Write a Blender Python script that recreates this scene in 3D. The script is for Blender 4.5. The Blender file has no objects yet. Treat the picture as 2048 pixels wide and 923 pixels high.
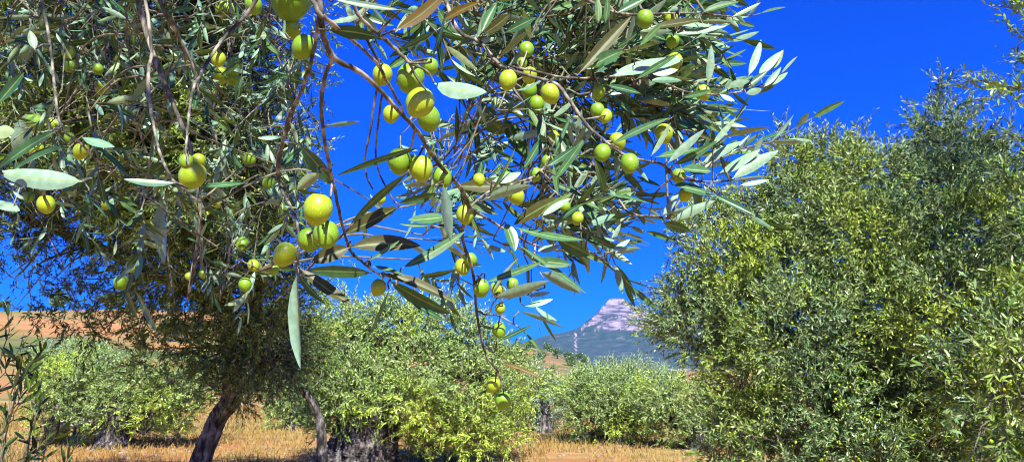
import bpy, math, random
import numpy as np
from mathutils import Vector
random.seed(7); rng = np.random.default_rng(7)
SC = bpy.context.scene
COL = SC.collection
R = math.radians
FPX = 1490.0
PITCH = R(10.6)
EYE = 1.6
SUN_AZ, SUN_EL = R(12), R(46)       # azimuth measured from straight behind the camera, positive = from the right
SUN = np.array([math.sin(SUN_AZ)*math.cos(SUN_EL), -math.cos(SUN_AZ)*math.cos(SUN_EL), math.sin(SUN_EL)])
cp, sp_ = math.cos(PITCH), math.sin(PITCH)

def ray(px, py):
    u = (px-1024)/FPX; v = (461.5-py)/FPX
    return np.array([u, cp-v*sp_, sp_+v*cp])
def P(px, py, Y):                   # a point of the grove seen in that direction, Y metres ahead
    d = ray(px, py)
    return np.array([0, 0, EYE]) + d*(Y/d[1])
def norm(a):
    return a/np.maximum(np.linalg.norm(a, axis=-1, keepdims=True), 1e-9)

# ------------------------------------------------------------------ objects
def prop(o, label=None, cat=None, group=None, kind=None):
    if label: o['label'] = label
    if cat: o['category'] = cat
    if group: o['group'] = group
    if kind: o['kind'] = kind
    return o
def empty(name, loc, label, cat, group=None):
    o = bpy.data.objects.new(name, None); COL.objects.link(o)
    o.location = loc; o.empty_display_size = .2
    return prop(o, label, cat, group)
class MB:
    def __init__(s): s.v = []; s.f = []; s.m = []; s.uv = []; s.n = 0
    def add(s, V, F, mat=0, UV=None):
        V = np.asarray(V, float).reshape(-1, 3)
        s.v.append(V)
        for a in (F if isinstance(F, list) else [F]):
            a = np.asarray(a)
            s.f.append(a+s.n); s.m.append(np.full(len(a), mat))
        s.uv.append(np.zeros((len(V), 2)) if UV is None else np.asarray(UV, float).reshape(-1, 2))
        s.n += len(V)
        return s
    def build(s, name, mats, parent=None, smooth=False, origin=None):
        me = bpy.data.meshes.new(name)
        V = np.concatenate(s.v)
        off = np.zeros(3)
        if parent is not None:
            p = parent; off = np.zeros(3)
            while p is not None: off = off+np.array(p.location); p = p.parent
        if origin is not None: loc = np.array(origin)-off; V = V-np.array(origin)
        else: loc = np.zeros(3); V = V-off
        me.vertices.add(len(V)); me.vertices.foreach_set('co', V.astype(np.float32).ravel())
        tot = np.concatenate([np.full(len(a), a.shape[1]) for a in s.f])
        loops = np.concatenate([a.ravel() for a in s.f])
        st = np.concatenate([[0], np.cumsum(tot)[:-1]])
        me.loops.add(len(loops)); me.loops.foreach_set('vertex_index', loops.astype(np.int32))
        me.polygons.add(len(tot)); me.polygons.foreach_set('loop_start', st.astype(np.int32))
        me.polygons.foreach_set('loop_total', tot.astype(np.int32))
        me.polygons.foreach_set('material_index', np.concatenate(s.m).astype(np.int32))
        if smooth: me.polygons.foreach_set('use_smooth', np.ones(len(tot), bool))
        uvl = me.uv_layers.new(name='UVMap')
        uvl.data.foreach_set('uv', np.concatenate(s.uv)[loops].astype(np.float32).ravel())
        me.update(calc_edges=True)
        for m in (mats if isinstance(mats, (list, tuple)) else [mats]): me.materials.append(m)
        o = bpy.data.objects.new(name, me); COL.objects.link(o)
        if parent is not None: o.parent = parent
        o.location = loc
        return o

# ------------------------------------------------------------------ shapes
def smooth_path(pts, rad, k=5):
    pts = np.asarray(pts, float); rad = np.asarray(rad, float)
    if len(pts) < 3: k = 3
    q = np.vstack([2*pts[0]-pts[1], pts, 2*pts[-1]-pts[-2]])
    out = []; ro = []
    for i in range(len(pts)-1):
        a, b, c, d = q[i:i+4]
        for j in range(k):
            t = j/k
            out.append(.5*((2*b)+(c-a)*t+(2*a-5*b+4*c-d)*t*t+(3*b-a-3*c+d)*t**3))
            ro.append(rad[i]*(1-t)+rad[i+1]*t)
    out.append(pts[-1]); ro.append(rad[-1])
    return np.array(out), np.array(ro)
def tube(pts, rad, n=6, flute=0, rough=0, seed=0):
    pts = np.asarray(pts, float); rad = np.asarray(rad, float)
    T = norm(np.gradient(pts, axis=0))
    ref = np.array([0.31, 0.9, 0.2]) if abs(T[0][2]) > .8 else np.array([0, 0, 1.])
    N = norm(np.cross(T, ref)); B = np.cross(T, N)
    th = np.linspace(0, 2*np.pi, n, endpoint=False)
    r = np.repeat(rad[:, None], n, 1)
    if flute or rough:
        g = np.random.default_rng(seed)
        s = np.linspace(0, 1, len(pts))[:, None]
        ph = g.uniform(0, 6.28, 8)
        f = 1+flute*(.5*np.sin(5*th+ph[0]+3*s)+.35*np.sin(8*th+ph[1]-5*s)+.3*np.sin(3*th+ph[2]+7*s))
        f = f+rough*(np.sin(13*th+22*s+ph[3])*np.sin(31*s+ph[4])+.6*np.sin(21*th-30*s+ph[5]))+g.normal(0, rough*.5, (len(pts), n))
        r = r*f
    V = pts[:, None]+r[..., None]*(np.cos(th)[None, :, None]*N[:, None]+np.sin(th)[None, :, None]*B[:, None])
    i = np.arange(len(pts)-1)[:, None]*n; j = np.arange(n)[None]
    a = i+j; b = i+(j+1) % n
    F = np.stack([a, b, b+n, a+n], -1).reshape(-1, 4)
    c0 = len(pts)*n
    V = np.vstack([V.reshape(-1, 3), pts[:1], pts[-1:]])
    jj = np.arange(n); e = (len(pts)-1)*n
    caps = np.vstack([np.stack([np.full(n, c0), (jj+1) % n, jj], -1), np.stack([np.full(n, c0+1), e+jj, e+(jj+1) % n], -1)])
    return V, [F, caps]
PROF_T = np.array([0, .05, .12, .25, .42, .58, .74, .87, .95, 1.])
PROF_W = np.array([.07, .10, .42, .80, 1., .98, .80, .50, .24, .02])
def leaf_big(base, ax, nn, L, W, bend, fold=.22, curl=0.):
    t = PROF_T; cols = np.array([-1, -.5, 0, .5, 1.])
    side = np.cross(ax, nn)
    c = base+ax*(L*(t-.10*bend*bend*t**3))[:, None]+nn*(bend*L*t*t)[:, None]+side*(curl*L*t*t)[:, None]
    w = W/2*PROF_W
    V = c[:, None]+side*(w[:, None]*cols)[..., None]+nn*(fold*w[:, None]*np.abs(cols))[..., None]
    V = V+nn*(.04*w[:, None]*np.sin(t*19+W*900)[:, None]*cols)[..., None]
    m = len(cols); i = np.arange(len(t)-1)[:, None]*m; j = np.arange(m-1)[None]; a = i+j
    F = np.stack([a, a+1, a+1+m, a+m], -1).reshape(-1, 4)
    UV = np.stack(np.broadcast_arrays((cols*.5+.5)[None], t[:, None]), -1)
    return V.reshape(-1, 3), F, UV.reshape(-1, 2)
def perp(a):
    r = norm(rng.normal(size=3)); return norm(np.cross(a, r))

# sprig templates ------------------------------------------------------
def sprig(n_pairs, Ls, Ll, big=False, droop=.12, fruit=0):
    mb = MB()
    k = 6; t = np.linspace(0, 1, k)
    side = rng.uniform(-.25, .25)
    pts = np.stack([side*Ls*t*t, -droop*Ls*t*t, Ls*t], -1)+np.vstack([np.zeros(3), rng.normal(0, .012*Ls/.3, (k-1, 3))])
    V, F = tube(pts, np.linspace(.0019, .0008, k)*(1 if big else 1.5), 5 if big else 3)
    mb.add(V, F, 1)
    rot = rng.uniform(0, 3.14)
    spots = []
    for i in range(n_pairs):
        s = .12+.88*(i+.3*rng.random())/n_pairs
        p = np.array([np.interp(s, t, pts[:, q]) for q in range(3)])
        tg = norm(np.array([np.interp(min(s+.1, 1), t, pts[:, q]) for q in range(3)])-p+np.array([0, 0, 1e-4]))
        rot += 1.57+rng.normal(0, .3)
        spots.append((p, tg))
        for sg in (-1, 1):
            if rng.random() < .1: continue
            d = np.array([math.cos(rot)*sg, math.sin(rot)*sg, 0])
            d = norm(d-tg*np.dot(d, tg))
            an = R(rng.uniform(28, 62))*(1-.35*s)
            ax = norm(tg*math.cos(an)+d*math.sin(an)+rng.normal(0, .10, 3))
            nn = norm(tg-ax*np.dot(tg, ax)+rng.normal(0, .45, 3)); nn = norm(nn-ax*np.dot(nn, ax))
            l = Ll*rng.uniform(.7, 1.2)*(1-.25*s*(s > .8)); w = l*(rng.uniform(.15, .22) if big else rng.uniform(.19, .28))
            add_leaf(mb, p, ax, nn, l, w, rng.normal(-.04, .10), big)
    tg = spots[-1][1]
    add_leaf(mb, pts[-1], tg, perp(tg), Ll*.8, Ll*.15, 0, big)
    for i in range(fruit):
        p, tg = spots[rng.integers(len(spots))]
        q = p+rng.normal(0, .006, 3)+np.array([0, 0, -.012])
        V, F = ICO; mb.add(V*np.array([.0085, .0085, .011])+q, F, 2)
    return np.concatenate(mb.v), mb.f, mb.m, np.concatenate(mb.uv)
def add_leaf(mb, p, ax, nn, l, w, b, big):
    if big:
        V, F, UV = leaf_big(p, ax, nn, l, w, b, rng.uniform(.1, .4), rng.normal(0, .05)); mb.add(V, F, 0, UV)
    else:
        sd = np.cross(ax, nn)
        V = np.stack([p, p+ax*l*.32+sd*w*.46+nn*.05*l*b, p+ax*l*.32-sd*w*.46+nn*.05*l*b, p+ax*l*.7+sd*w*.42+nn*l*b*.6, p+ax*l*.7-sd*w*.42+nn*l*b*.6, p+ax*l+nn*l*b*1.2])
        mb.add(V, [np.array([[0, 2, 1], [3, 4, 5]]), np.array([[1, 2, 4, 3]])], 0, [[.5, 0], [1, .3], [0, .3], [1, .7], [0, .7], [.5, 1]])
def ico(sub=0):
    import bmesh
    bm = bmesh.new(); bmesh.ops.create_icosphere(bm, subdivisions=sub+1, radius=1)
    V = np.array([v.co[:] for v in bm.verts]); F = np.array([[v.index for v in f.verts] for f in bm.faces]); bm.free()
    return V, [F]
ICO = ico(0)
def place(mb, tpl, pos, dirs, scale, roll=None):
    """many copies of one sprig merged into the mesh builder"""
    V, Fs, Ms, UV = tpl; n = len(pos)
    if n == 0: return
    z = norm(dirs); ref = norm(rng.normal(size=(n, 3)))
    # keep local +y roughly up so that the twigs droop downwards
    ref = np.where(np.abs(z[:, 2:3]) > .93, ref, np.array([[0, 0, 1.]])+rng.normal(0, .35, (n, 3)))
    y = norm(ref-z*np.sum(ref*z, -1, keepdims=True)); x = np.cross(y, z)
    M = np.stack([x, y, z], 1)*scale[:, None, None]
    W = np.einsum('vi,nij->nvj', V, M)+pos[:, None]
    base = mb.n; nv = len(V)
    mb.v.append(W.reshape(-1, 3)); mb.uv.append(np.tile(UV, (n, 1))); mb.n += n*nv
    for f, m in zip(Fs, Ms):
        mb.f.append((f[None]+(np.arange(n)*nv)[:, None, None]+base).reshape(-1, f.shape[1])); mb.m.append(np.tile(m, n))

# ------------------------------------------------------------------ materials
def mat(name):
    m = bpy.data.materials.new(name); m.use_nodes = True
    nt = m.node_tree; nt.nodes.clear()
    return m, nt, nt.nodes, nt.links
def nd(N, t, **kw):
    n = N.new(t)
    for k, v in kw.items():
        if k in n.inputs.keys(): n.inputs[k].default_value = v
        else: setattr(n, k, v)
    return n
def ramp(N, stops, interp='LINEAR'):
    r = N.new('ShaderNodeValToRGB'); e = r.color_ramp.elements; r.color_ramp.interpolation = interp
    while len(e) > 1: e.remove(e[-1])
    e[0].position, e[0].color = stops[0][0], (*stops[0][1], 1)
    for p, c in stops[1:]:
        x = e.new(p); x.color = (*c, 1)
    return r
def mixc(N, Lk, fac, a, b, mode='MIX'):
    m = N.new('ShaderNodeMix'); m.data_type = 'RGBA'; m.blend_type = mode
    for s, v in ((0, fac), (6, a), (7, b)):
        if hasattr(v, 'links'): Lk.new(v, m.inputs[s])
        elif s == 0: m.inputs[0].default_value = v
        else: m.inputs[s].default_value = (*v, 1)
    return m.outputs[2]
def leaf_mat(name, tops, under, rough=.42, trans=.22, veins=False, patch=None, spec=.28, k=.5, poff=(0, 0, 0)):
    tops = [(p, tuple(c*k for c in q)) for p, q in tops]; under = [(p, tuple(c*k for c in q)) for p, q in under]
    if patch: patch = (patch[0], tuple(c*k for c in patch[1]), tuple(c*k for c in patch[2]))
    m, nt, N, Lk = mat(name)
    g = N.new('ShaderNodeNewGeometry')
    r1 = ramp(N, tops); Lk.new(g.outputs['Random Per Island'], r1.inputs[0])
    top = r1.outputs[0]
    und = ramp(N, under); Lk.new(g.outputs['Random Per Island'], und.inputs[0]); und = und.outputs[0]
    if patch:
        tc = N.new('ShaderNodeTexCoord'); nz = nd(N, 'ShaderNodeTexNoise', Scale=patch[0], Detail=2.); mo = N.new('ShaderNodeMapping'); mo.inputs['Location'].default_value = poff; Lk.new(tc.outputs['Object'], mo.inputs[0]); Lk.new(mo.outputs[0], nz.inputs['Vector'])
        rr = ramp(N, [(.45, (0, 0, 0)), (.62, (1, 1, 1))]); Lk.new(nz.outputs[0], rr.inputs[0])
        top = mixc(N, Lk, rr.outputs[0], top, patch[1]); und = mixc(N, Lk, rr.outputs[0], und, patch[2])
    if veins:
        uv = N.new('ShaderNodeUVMap'); sx = N.new('ShaderNodeSeparateXYZ'); Lk.new(uv.outputs[0], sx.inputs[0])
        a = nd(N, 'ShaderNodeMath', operation='SUBTRACT'); Lk.new(sx.outputs[0], a.inputs[0]); a.inputs[1].default_value = .5
        b = nd(N, 'ShaderNodeMath', operation='ABSOLUTE'); Lk.new(a.outputs[0], b.inputs[0])
        rr = ramp(N, [(.02, (1, 1, 1)), (.07, (0, 0, 0))]); Lk.new(b.outputs[0], rr.inputs[0])
        top = mixc(N, Lk, rr.outputs[0], top, (.34*k, .46*k, .16*k)); und = mixc(N, Lk, rr.outputs[0], und, (.42*k, .50*k, .22*k))
        tc = N.new('ShaderNodeTexCoord'); nz = nd(N, 'ShaderNodeTexNoise', Scale=160., Detail=3.); Lk.new(tc.outputs['Object'], nz.inputs['Vector'])
        r3 = ramp(N, [(.35, (.78, .80, .72)), (.6, (1, 1, 1)), (.78, (1.12, 1.08, .9))]); Lk.new(nz.outputs[0], r3.inputs[0])
        top = mixc(N, Lk, 1., top, r3.outputs[0], 'MULTIPLY'); und = mixc(N, Lk, 1., und, r3.outputs[0], 'MULTIPLY')
    col = mixc(N, Lk, g.outputs['Backfacing'], top, und)
    p = nd(N, 'ShaderNodeBsdfPrincipled', Roughness=rough); Lk.new(col, p.inputs['Base Color']); p.inputs['Specular IOR Level'].default_value = spec
    t = N.new('ShaderNodeBsdfTranslucent'); tcx = mixc(N, Lk, 1., col, (1.0, 1.15, .35), 'MULTIPLY'); Lk.new(tcx, t.inputs[0])
    mx = N.new('ShaderNodeMixShader'); mx.inputs[0].default_value = trans
    Lk.new(p.outputs[0], mx.inputs[1]); Lk.new(t.outputs[0], mx.inputs[2])
    o = N.new('ShaderNodeOutputMaterial'); Lk.new(mx.outputs[0], o.inputs[0])
    return m
def noise_mat(name, scale, stops, rough=.9, bump=.3, detail=6., second=None, stretch=None, dist=.02):
    m, nt, N, Lk = mat(name)
    tc = N.new('ShaderNodeTexCoord'); mp = N.new('ShaderNodeMapping'); Lk.new(tc.outputs['Object'], mp.inputs[0])
    if stretch: mp.inputs['Scale'].default_value = stretch
    nz = nd(N, 'ShaderNodeTexNoise', Scale=scale, Detail=detail, Roughness=.62); Lk.new(mp.outputs[0], nz.inputs['Vector'])
    r = ramp(N, stops); Lk.new(nz.outputs[0], r.inputs[0]); col = r.outputs[0]
    if second:
        n2 = nd(N, 'ShaderNodeTexNoise', Scale=second[0], Detail=5., Roughness=.6); Lk.new(mp.outputs[0], n2.inputs['Vector'])
        r2 = ramp(N, [(second[2], (0, 0, 0)), (second[3], (1, 1, 1))]); Lk.new(n2.outputs[0], r2.inputs[0])
        col = mixc(N, Lk, r2.outputs[0], col, second[1])
    p = nd(N, 'ShaderNodeBsdfPrincipled', Roughness=rough); Lk.new(col, p.inputs['Base Color']); p.inputs['Specular IOR Level'].default_value = .25
    b = nd(N, 'ShaderNodeBump', Strength=bump, Distance=dist); Lk.new(nz.outputs[0], b.inputs['Height']); Lk.new(b.outputs[0], p.inputs['Normal'])
    o = N.new('ShaderNodeOutputMaterial'); Lk.new(p.outputs[0], o.inputs[0])
    return m
M_NEAR = leaf_mat('near_leaf', [(0, (.035, .13, .055)), (.5, (.07, .20, .08)), (1, (.15, .27, .06))],
                  [(0, (.20, .42, .26)), (.6, (.34, .54, .36)), (1, (.40, .52, .24))], .33, .10, True, k=.72)
M_BROWN = leaf_mat('yellowing_leaf', [(0, (.26, .15, .02)), (1, (.30, .19, .02))], [(0, (.34, .24, .06)), (1, (.34, .22, .05))], .5, .3, True)
M_OLIVE = leaf_mat('shaded_brown_leaf', [(0, (.10, .11, .02)), (1, (.16, .15, .03))], [(0, (.20, .22, .07)), (1, (.26, .24, .08))], .45, .2, True)  # brown tone partly carries the shade these leaves hang in
M_RIGHT = leaf_mat('olive_leaf', [(0, (.010, .04, .010)), (.55, (.06, .15, .02)), (.85, (.18, .32, .03)), (1, (.36, .50, .05))],
                   [(0, (.12, .26, .10)), (1, (.46, .62, .24))], .33, .08, patch=(1.1, (.20, .34, .015), (.46, .60, .08)), k=.68, poff=(1.4, 2.0, .4))
M_DARK = leaf_mat('shade_darkened_olive_leaf', [(0, (.008, .03, .006)), (.6, (.04, .10, .012)), (.85, (.16, .28, .02)), (1, (.36, .50, .04))],
                  [(0, (.07, .16, .06)), (.6, (.14, .26, .09)), (1, (.46, .62, .18))], .33, .08, patch=(.9, (.12, .24, .02), (.38, .52, .08)), k=.6)  # leaf colours darkened to carry the shade of the left tree
M_MID = leaf_mat('grove_leaf', [(0, (.02, .07, .010)), (.6, (.10, .21, .02)), (1, (.30, .44, .03))],
                 [(0, (.22, .34, .13)), (1, (.36, .46, .14))], .38, .08, patch=(.8, (.26, .38, .02), (.42, .54, .08)), k=1.0)
M_SILVER = leaf_mat('silvery_leaf', [(0, (.14, .26, .13)), (1, (.26, .38, .15))],
                    [(0, (.28, .38, .28)), (1, (.40, .54, .34))], .5, .15, k=.85)
M_TWIG = noise_mat('twig_bark', 60, [(.3, (.06, .06, .035)), (.6, (.20, .19, .12))], .8, .1)
M_BRANCH = noise_mat('branch_bark', 70, [(.36, (.03, .03, .02)), (.50, (.10, .092, .065)), (.62, (.34, .30, .22))], .75, .35, dist=.002, stretch=(1, 1, .35))
M_TRUNK = noise_mat('trunk_bark', 9, [(.40, (.015, .013, .012)), (.50, (.08, .07, .06)), (.60, (.20, .18, .165)), (.74, (.34, .32, .30))], .9, 1., 8., stretch=(1.6, 1.6, .55), dist=.06)
def fruit_mat(name, c1, c2, ss=.0):
    m, nt, N, Lk = mat(name)
    tc = N.new('ShaderNodeTexCoord'); nz = nd(N, 'ShaderNodeTexNoise', Scale=55., Detail=5.); Lk.new(tc.outputs['Object'], nz.inputs['Vector'])
    n2 = nd(N, 'ShaderNodeTexNoise', Scale=620., Detail=1.); Lk.new(tc.outputs['Object'], n2.inputs['Vector'])
    r = ramp(N, [(.3, c1), (.7, c2)]); Lk.new(nz.outputs[0], r.inputs[0])
    r2 = ramp(N, [(.60, (1, 1, 1)), (.70, (1.5, 1.35, 2.5))]); Lk.new(n2.outputs[0], r2.inputs[0])
    c = mixc(N, Lk, 1., r.outputs[0], r2.outputs[0], 'MULTIPLY')
    p = nd(N, 'ShaderNodeBsdfPrincipled', Roughness=.40); Lk.new(c, p.inputs['Base Color'])
    b = nd(N, 'ShaderNodeBump', Strength=.08, Distance=.0006); Lk.new(n2.outputs[0], b.inputs['Height']); Lk.new(b.outputs[0], p.inputs['Normal'])
    o = N.new('ShaderNodeOutputMaterial'); Lk.new(p.outputs[0], o.inputs[0]); return m
M_FRUIT = [fruit_mat('green_olive_skin', (.12, .25, .008), (.19, .34, .012)), fruit_mat('yellow_green_olive_skin', (.21, .34, .009), (.33, .42, .014))]
M_FRUIT_FAR = M_FRUIT[1]

# ------------------------------------------------------------------ camera, light, sky
cam = bpy.data.cameras.new('camera'); co = bpy.data.objects.new('camera', cam); COL.objects.link(co)
co.location = (0, 0, EYE); co.rotation_euler = (math.pi/2+PITCH, 0, 0)
cam.sensor_width = 36; cam.lens = 36*FPX/2048; cam.clip_start = .02; cam.clip_end = 20000
SC.camera = co
sl = bpy.data.lights.new('sun', 'SUN'); sl.energy = 5.0; sl.angle = R(.5); sl.color = (1, .97, .91)
so = bpy.data.objects.new('sun', sl); COL.objects.link(so); so.location = (0, 0, 30)
so.rotation_euler = Vector(SUN).to_track_quat('Z', 'Y').to_euler()
w = bpy.data.worlds.new('World'); SC.world = w; w.use_nodes = True
N, Lk = w.node_tree.nodes, w.node_tree.links; N.clear()
sky = N.new('ShaderNodeTexSky'); sky.sky_type = 'NISHITA'; sky.sun_disc = False
sky.sun_elevation = SUN_EL; sky.sun_rotation = math.atan2(SUN[0], SUN[1]) % (2*math.pi)
sky.altitude = 900; sky.air_density = 1.0; sky.dust_density = .25; sky.ozone_density = 5
s2 = mixc(N, Lk, 1., sky.outputs[0], (.01, .20, 1.15), 'MULTIPLY')
bg = nd(N, 'ShaderNodeBackground', Strength=.09); Lk.new(s2, bg.inputs[0])
wo = N.new('ShaderNodeOutputWorld'); Lk.new(bg.outputs[0], wo.inputs[0])
SC.view_settings.view_transform = 'Standard'; SC.view_settings.look = 'None'
SC.view_settings.exposure = 1.35; SC.view_settings.gamma = 1
SC.render.engine = 'CYCLES'
SC.cycles.max_bounces = 5; SC.cycles.diffuse_bounces = 1; SC.cycles.glossy_bounces = 2; SC.cycles.transmission_bounces = 3
SC.cycles.volume_bounces = 0; SC.cycles.transparent_max_bounces = 4
SC.cycles.pixel_filter_type = 'BLACKMAN_HARRIS'; SC.cycles.filter_width = 1.1; SC.cycles.use_denoising = True; SC.cycles.denoiser = 'OPENIMAGEDENOISE'; SC.cycles.denoising_input_passes = 'RGB_ALBEDO_NORMAL'; SC.cycles.denoising_prefilter = 'ACCURATE'
SC.cycles.sample_clamp_indirect = 4

# ------------------------------------------------------------------ ground, hills, mountain
def vnoise(x, y, seed=0):
    g = np.random.default_rng(seed); tb = g.random((64, 64))
    xi = np.floor(x).astype(int); yi = np.floor(y).astype(int); fx = x-xi; fy = y-yi
    fx = fx*fx*(3-2*fx); fy = fy*fy*(3-2*fy)
    a = tb[xi % 64, yi % 64]; b = tb[(xi+1) % 64, yi % 64]; c = tb[xi % 64, (yi+1) % 64]; d = tb[(xi+1) % 64, (yi+1) % 64]
    return (a*(1-fx)+b*fx)*(1-fy)+(c*(1-fx)+d*fx)*fy-.5
def fbm(x, y, oct=5, seed=0, gain=.5):
    s = 0; a = 1
    for o in range(oct): s = s+a*vnoise(x*2**o+o*7.3, y*2**o+o*3.1, seed+o); a *= gain
    return s
def grid_mesh(name, X, Y, Z, m, label=None, smooth=True):
    h, wd = X.shape
    V = np.stack([X, Y, Z], -1).reshape(-1, 3)
    i = np.arange(h-1)[:, None]*wd; j = np.arange(wd-1)[None]; a = i+j
    F = np.stack([a, a+1, a+1+wd, a+wd], -1).reshape(-1, 4)
    mb = MB(); mb.add(V, F); o = mb.build(name, m, smooth=smooth); o['kind'] = 'structure'
    if label: o['label'] = label
    return o
def gh(x, y):
    r = np.hypot(x, y)
    return fbm(x*.16, y*.16, 4, 3)*.16*np.minimum(1, np.abs(r)/8)+fbm(x*.03, y*.03, 2, 9)*.5*np.clip((r-14)/40, 0, 1)
th = np.linspace(0, 2*np.pi, 241); rr_ = np.concatenate([[0.01], np.geomspace(.6, 9500, 200)])
TT, RR = np.meshgrid(th, rr_)
gx, gy = RR*np.sin(TT), RR*np.cos(TT)
gz = gh(gx, gy)
M_GROUND = noise_mat('dry_grassland', .9, [(.30, (.13, .08, .025)), (.42, (.26, .18, .055)), (.56, (.34, .25, .085)), (.72, (.30, .14, .045))], 1, .6, 10., second=(.22, (.30, .12, .038), .45, .60))
grid_mesh('ground', gx, gy, gz, M_GROUND, 'dry golden grass and orange earth of the grove floor')
# earth bank and hillside on the left, behind the first trees
def hill(name, x0, x1, y0, y1, hfun, m, label, nx=160, ny=90):
    X, Y = np.meshgrid(np.linspace(x0, x1, nx), np.linspace(y0, y1, ny))
    return grid_mesh(name, X, Y, hfun(X, Y), m, label)
M_HILL = noise_mat('tilled_orange_slope', .035, [(.38, (.06, .09, .02)), (.47, (.22, .16, .05)), (.56, (.32, .15, .05)), (.75, (.36, .23, .10))], 1, .3, 9., second=(.02, (.08, .11, .025), .52, .60), stretch=(.6, 1.6, 1))
M_HILL2 = noise_mat('orange_and_scrub_slope', .012, [(.44, (.03, .055, .015)), (.50, (.11, .12, .035)), (.55, (.27, .15, .06)), (.75, (.30, .20, .09))], 1, .3, 9., stretch=(.5, 1.3, 1))
def sst(a, b, x):
    t = np.clip((x-a)/(b-a), 0, 1); return t*t*(3-2*t)
def h_left(X, Y):
    prof = 15.2*sst(26, 185, Y)*(1-sst(230, 420, Y))
    lat = 1-sst(-60, 60, X+.10*(Y-100))
    return -2.0+(prof+1.9)*lat*(1+.10*fbm(X*.02, Y*.02, 4, 21))+.4*fbm(X*.06, Y*.06, 4, 4)*sst(26, 80, Y)
hill('hillside', -420, 120, 22, 430, h_left, M_HILL, 'orange dry hillside rising on the left behind the grove')
def h_mid(X, Y):
    prof = sst(420, 840, Y)*(1-sst(900, 1500, Y))
    lat = sst(-700, -60, X)*(1-.85*sst(5, 140, X*840/np.maximum(Y, 1)))
    return -6+(34)*prof*lat*(1+.2*fbm(X*.006, Y*.006, 5, 33))
hill('hill', -760, 560, 400, 1500, h_mid, M_HILL2, 'orange hill with dark scrub patches below the mountain', 200, 120)
# the mountain with its cliff block
def h_mtn(X, Y):
    S = 4500/FPX
    px = 1024+X/Y*FPX
    xs = [200, 500, 700, 850, 950, 1020, 1062, 1100, 1140, 1168, 1182, 1203, 1211, 1216, 1232, 1249, 1256, 1266, 1300, 1380, 1500, 1700, 1900, 2200, 2600]
    ys = [700, 690, 688, 690, 692, 690, 676, 665, 660, 653, 640, 622, 606, 601, 599, 600, 606, 612, 625, 640, 655, 668, 672, 680, 700]
    n = fbm(X*.004, Y*.004, 6, 50)
    ridge = np.interp(px+14*fbm(X*.01, Y*.003, 3, 60), xs, ys)
    top = (740-ridge)*S
    core = (740-662-10*(px > 1150))*S
    d = np.abs(Y-4500)
    base = np.minimum(top, core)*np.clip(1-d/1300, 0, 1)**.9
    extra = np.maximum(top-core, 0)
    # cliffs: steps that fall away abruptly on the side towards the grove
    dd = d+70*fbm(X*.012, X*0+3, 4, 70)+50*n
    cliff = extra*(.45*(1-sst(60, 105, dd))+.35*(1-sst(150, 200, dd))+.20*(1-sst(240, 420, dd)))
    return base+cliff+22*n*np.clip(1-d/1300, 0, 1)-30*(d > 1250)
m, nt, N, Lk = mat('mountain_rock')
g = N.new('ShaderNodeNewGeometry'); sx = N.new('ShaderNodeSeparateXYZ'); Lk.new(g.outputs['True Normal'], sx.inputs[0])
tc = N.new('ShaderNodeTexCoord'); nz = nd(N, 'ShaderNodeTexNoise', Scale=.012, Detail=9.); Lk.new(tc.outputs['Object'], nz.inputs['Vector'])
ad = nd(N, 'ShaderNodeMath', operation='MULTIPLY_ADD'); Lk.new(nz.outputs[0], ad.inputs[0]); ad.inputs[1].default_value = .5; Lk.new(sx.outputs[2], ad.inputs[2])
r = ramp(N, [(.98, (1, 1, 1)), (1.0, (0, 0, 0))]);
sc_ = nd(N, 'ShaderNodeMath', operation='MULTIPLY'); Lk.new(ad.outputs[0], sc_.inputs[0]); sc_.inputs[1].default_value = 1.0
Lk.new(sc_.outputs[0], r.inputs[0])
r.color_ramp.elements[0].position = .80; r.color_ramp.elements[1].position = .92
mpz = N.new('ShaderNodeMapping'); mpz.inputs['Scale'].default_value = (.4, .4, 2.2); Lk.new(tc.outputs['Object'], mpz.inputs[0])
nz2 = nd(N, 'ShaderNodeTexNoise', Scale=.03, Detail=8.); Lk.new(mpz.outputs[0], nz2.inputs['Vector'])
rk = ramp(N, [(.38, (.05, .035, .05)), (.5, (.20, .15, .17)), (.66, (.36, .28, .30))]); Lk.new(nz2.outputs[0], rk.inputs[0])
nz3 = nd(N, 'ShaderNodeTexNoise', Scale=.02, Detail=8.); Lk.new(tc.outputs['Object'], nz3.inputs['Vector'])
fo = ramp(N, [(.35, (.012, .025, .012)), (.6, (.035, .05, .025)), (.72, (.11, .09, .08))]); Lk.new(nz3.outputs[0], fo.inputs[0])
c = mixc(N, Lk, r.outputs[0], fo.outputs[0], rk.outputs[0])
p = nd(N, 'ShaderNodeBsdfPrincipled', Roughness=1.); Lk.new(c, p.inputs['Base Color'])
bmp = nd(N, 'ShaderNodeBump', Strength=.8, Distance=14.); Lk.new(nz2.outputs[0], bmp.inputs['Height']); Lk.new(bmp.outputs[0], p.inputs['Normal'])
o = N.new('ShaderNodeOutputMaterial'); Lk.new(p.outputs[0], o.inputs[0])
M_MTN = m
hill('mountain', -3300, 4300, 3200, 5850, h_mtn, M_MTN, 'far mountain with a pale pink cliff block on its summit', 700, 260)
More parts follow.
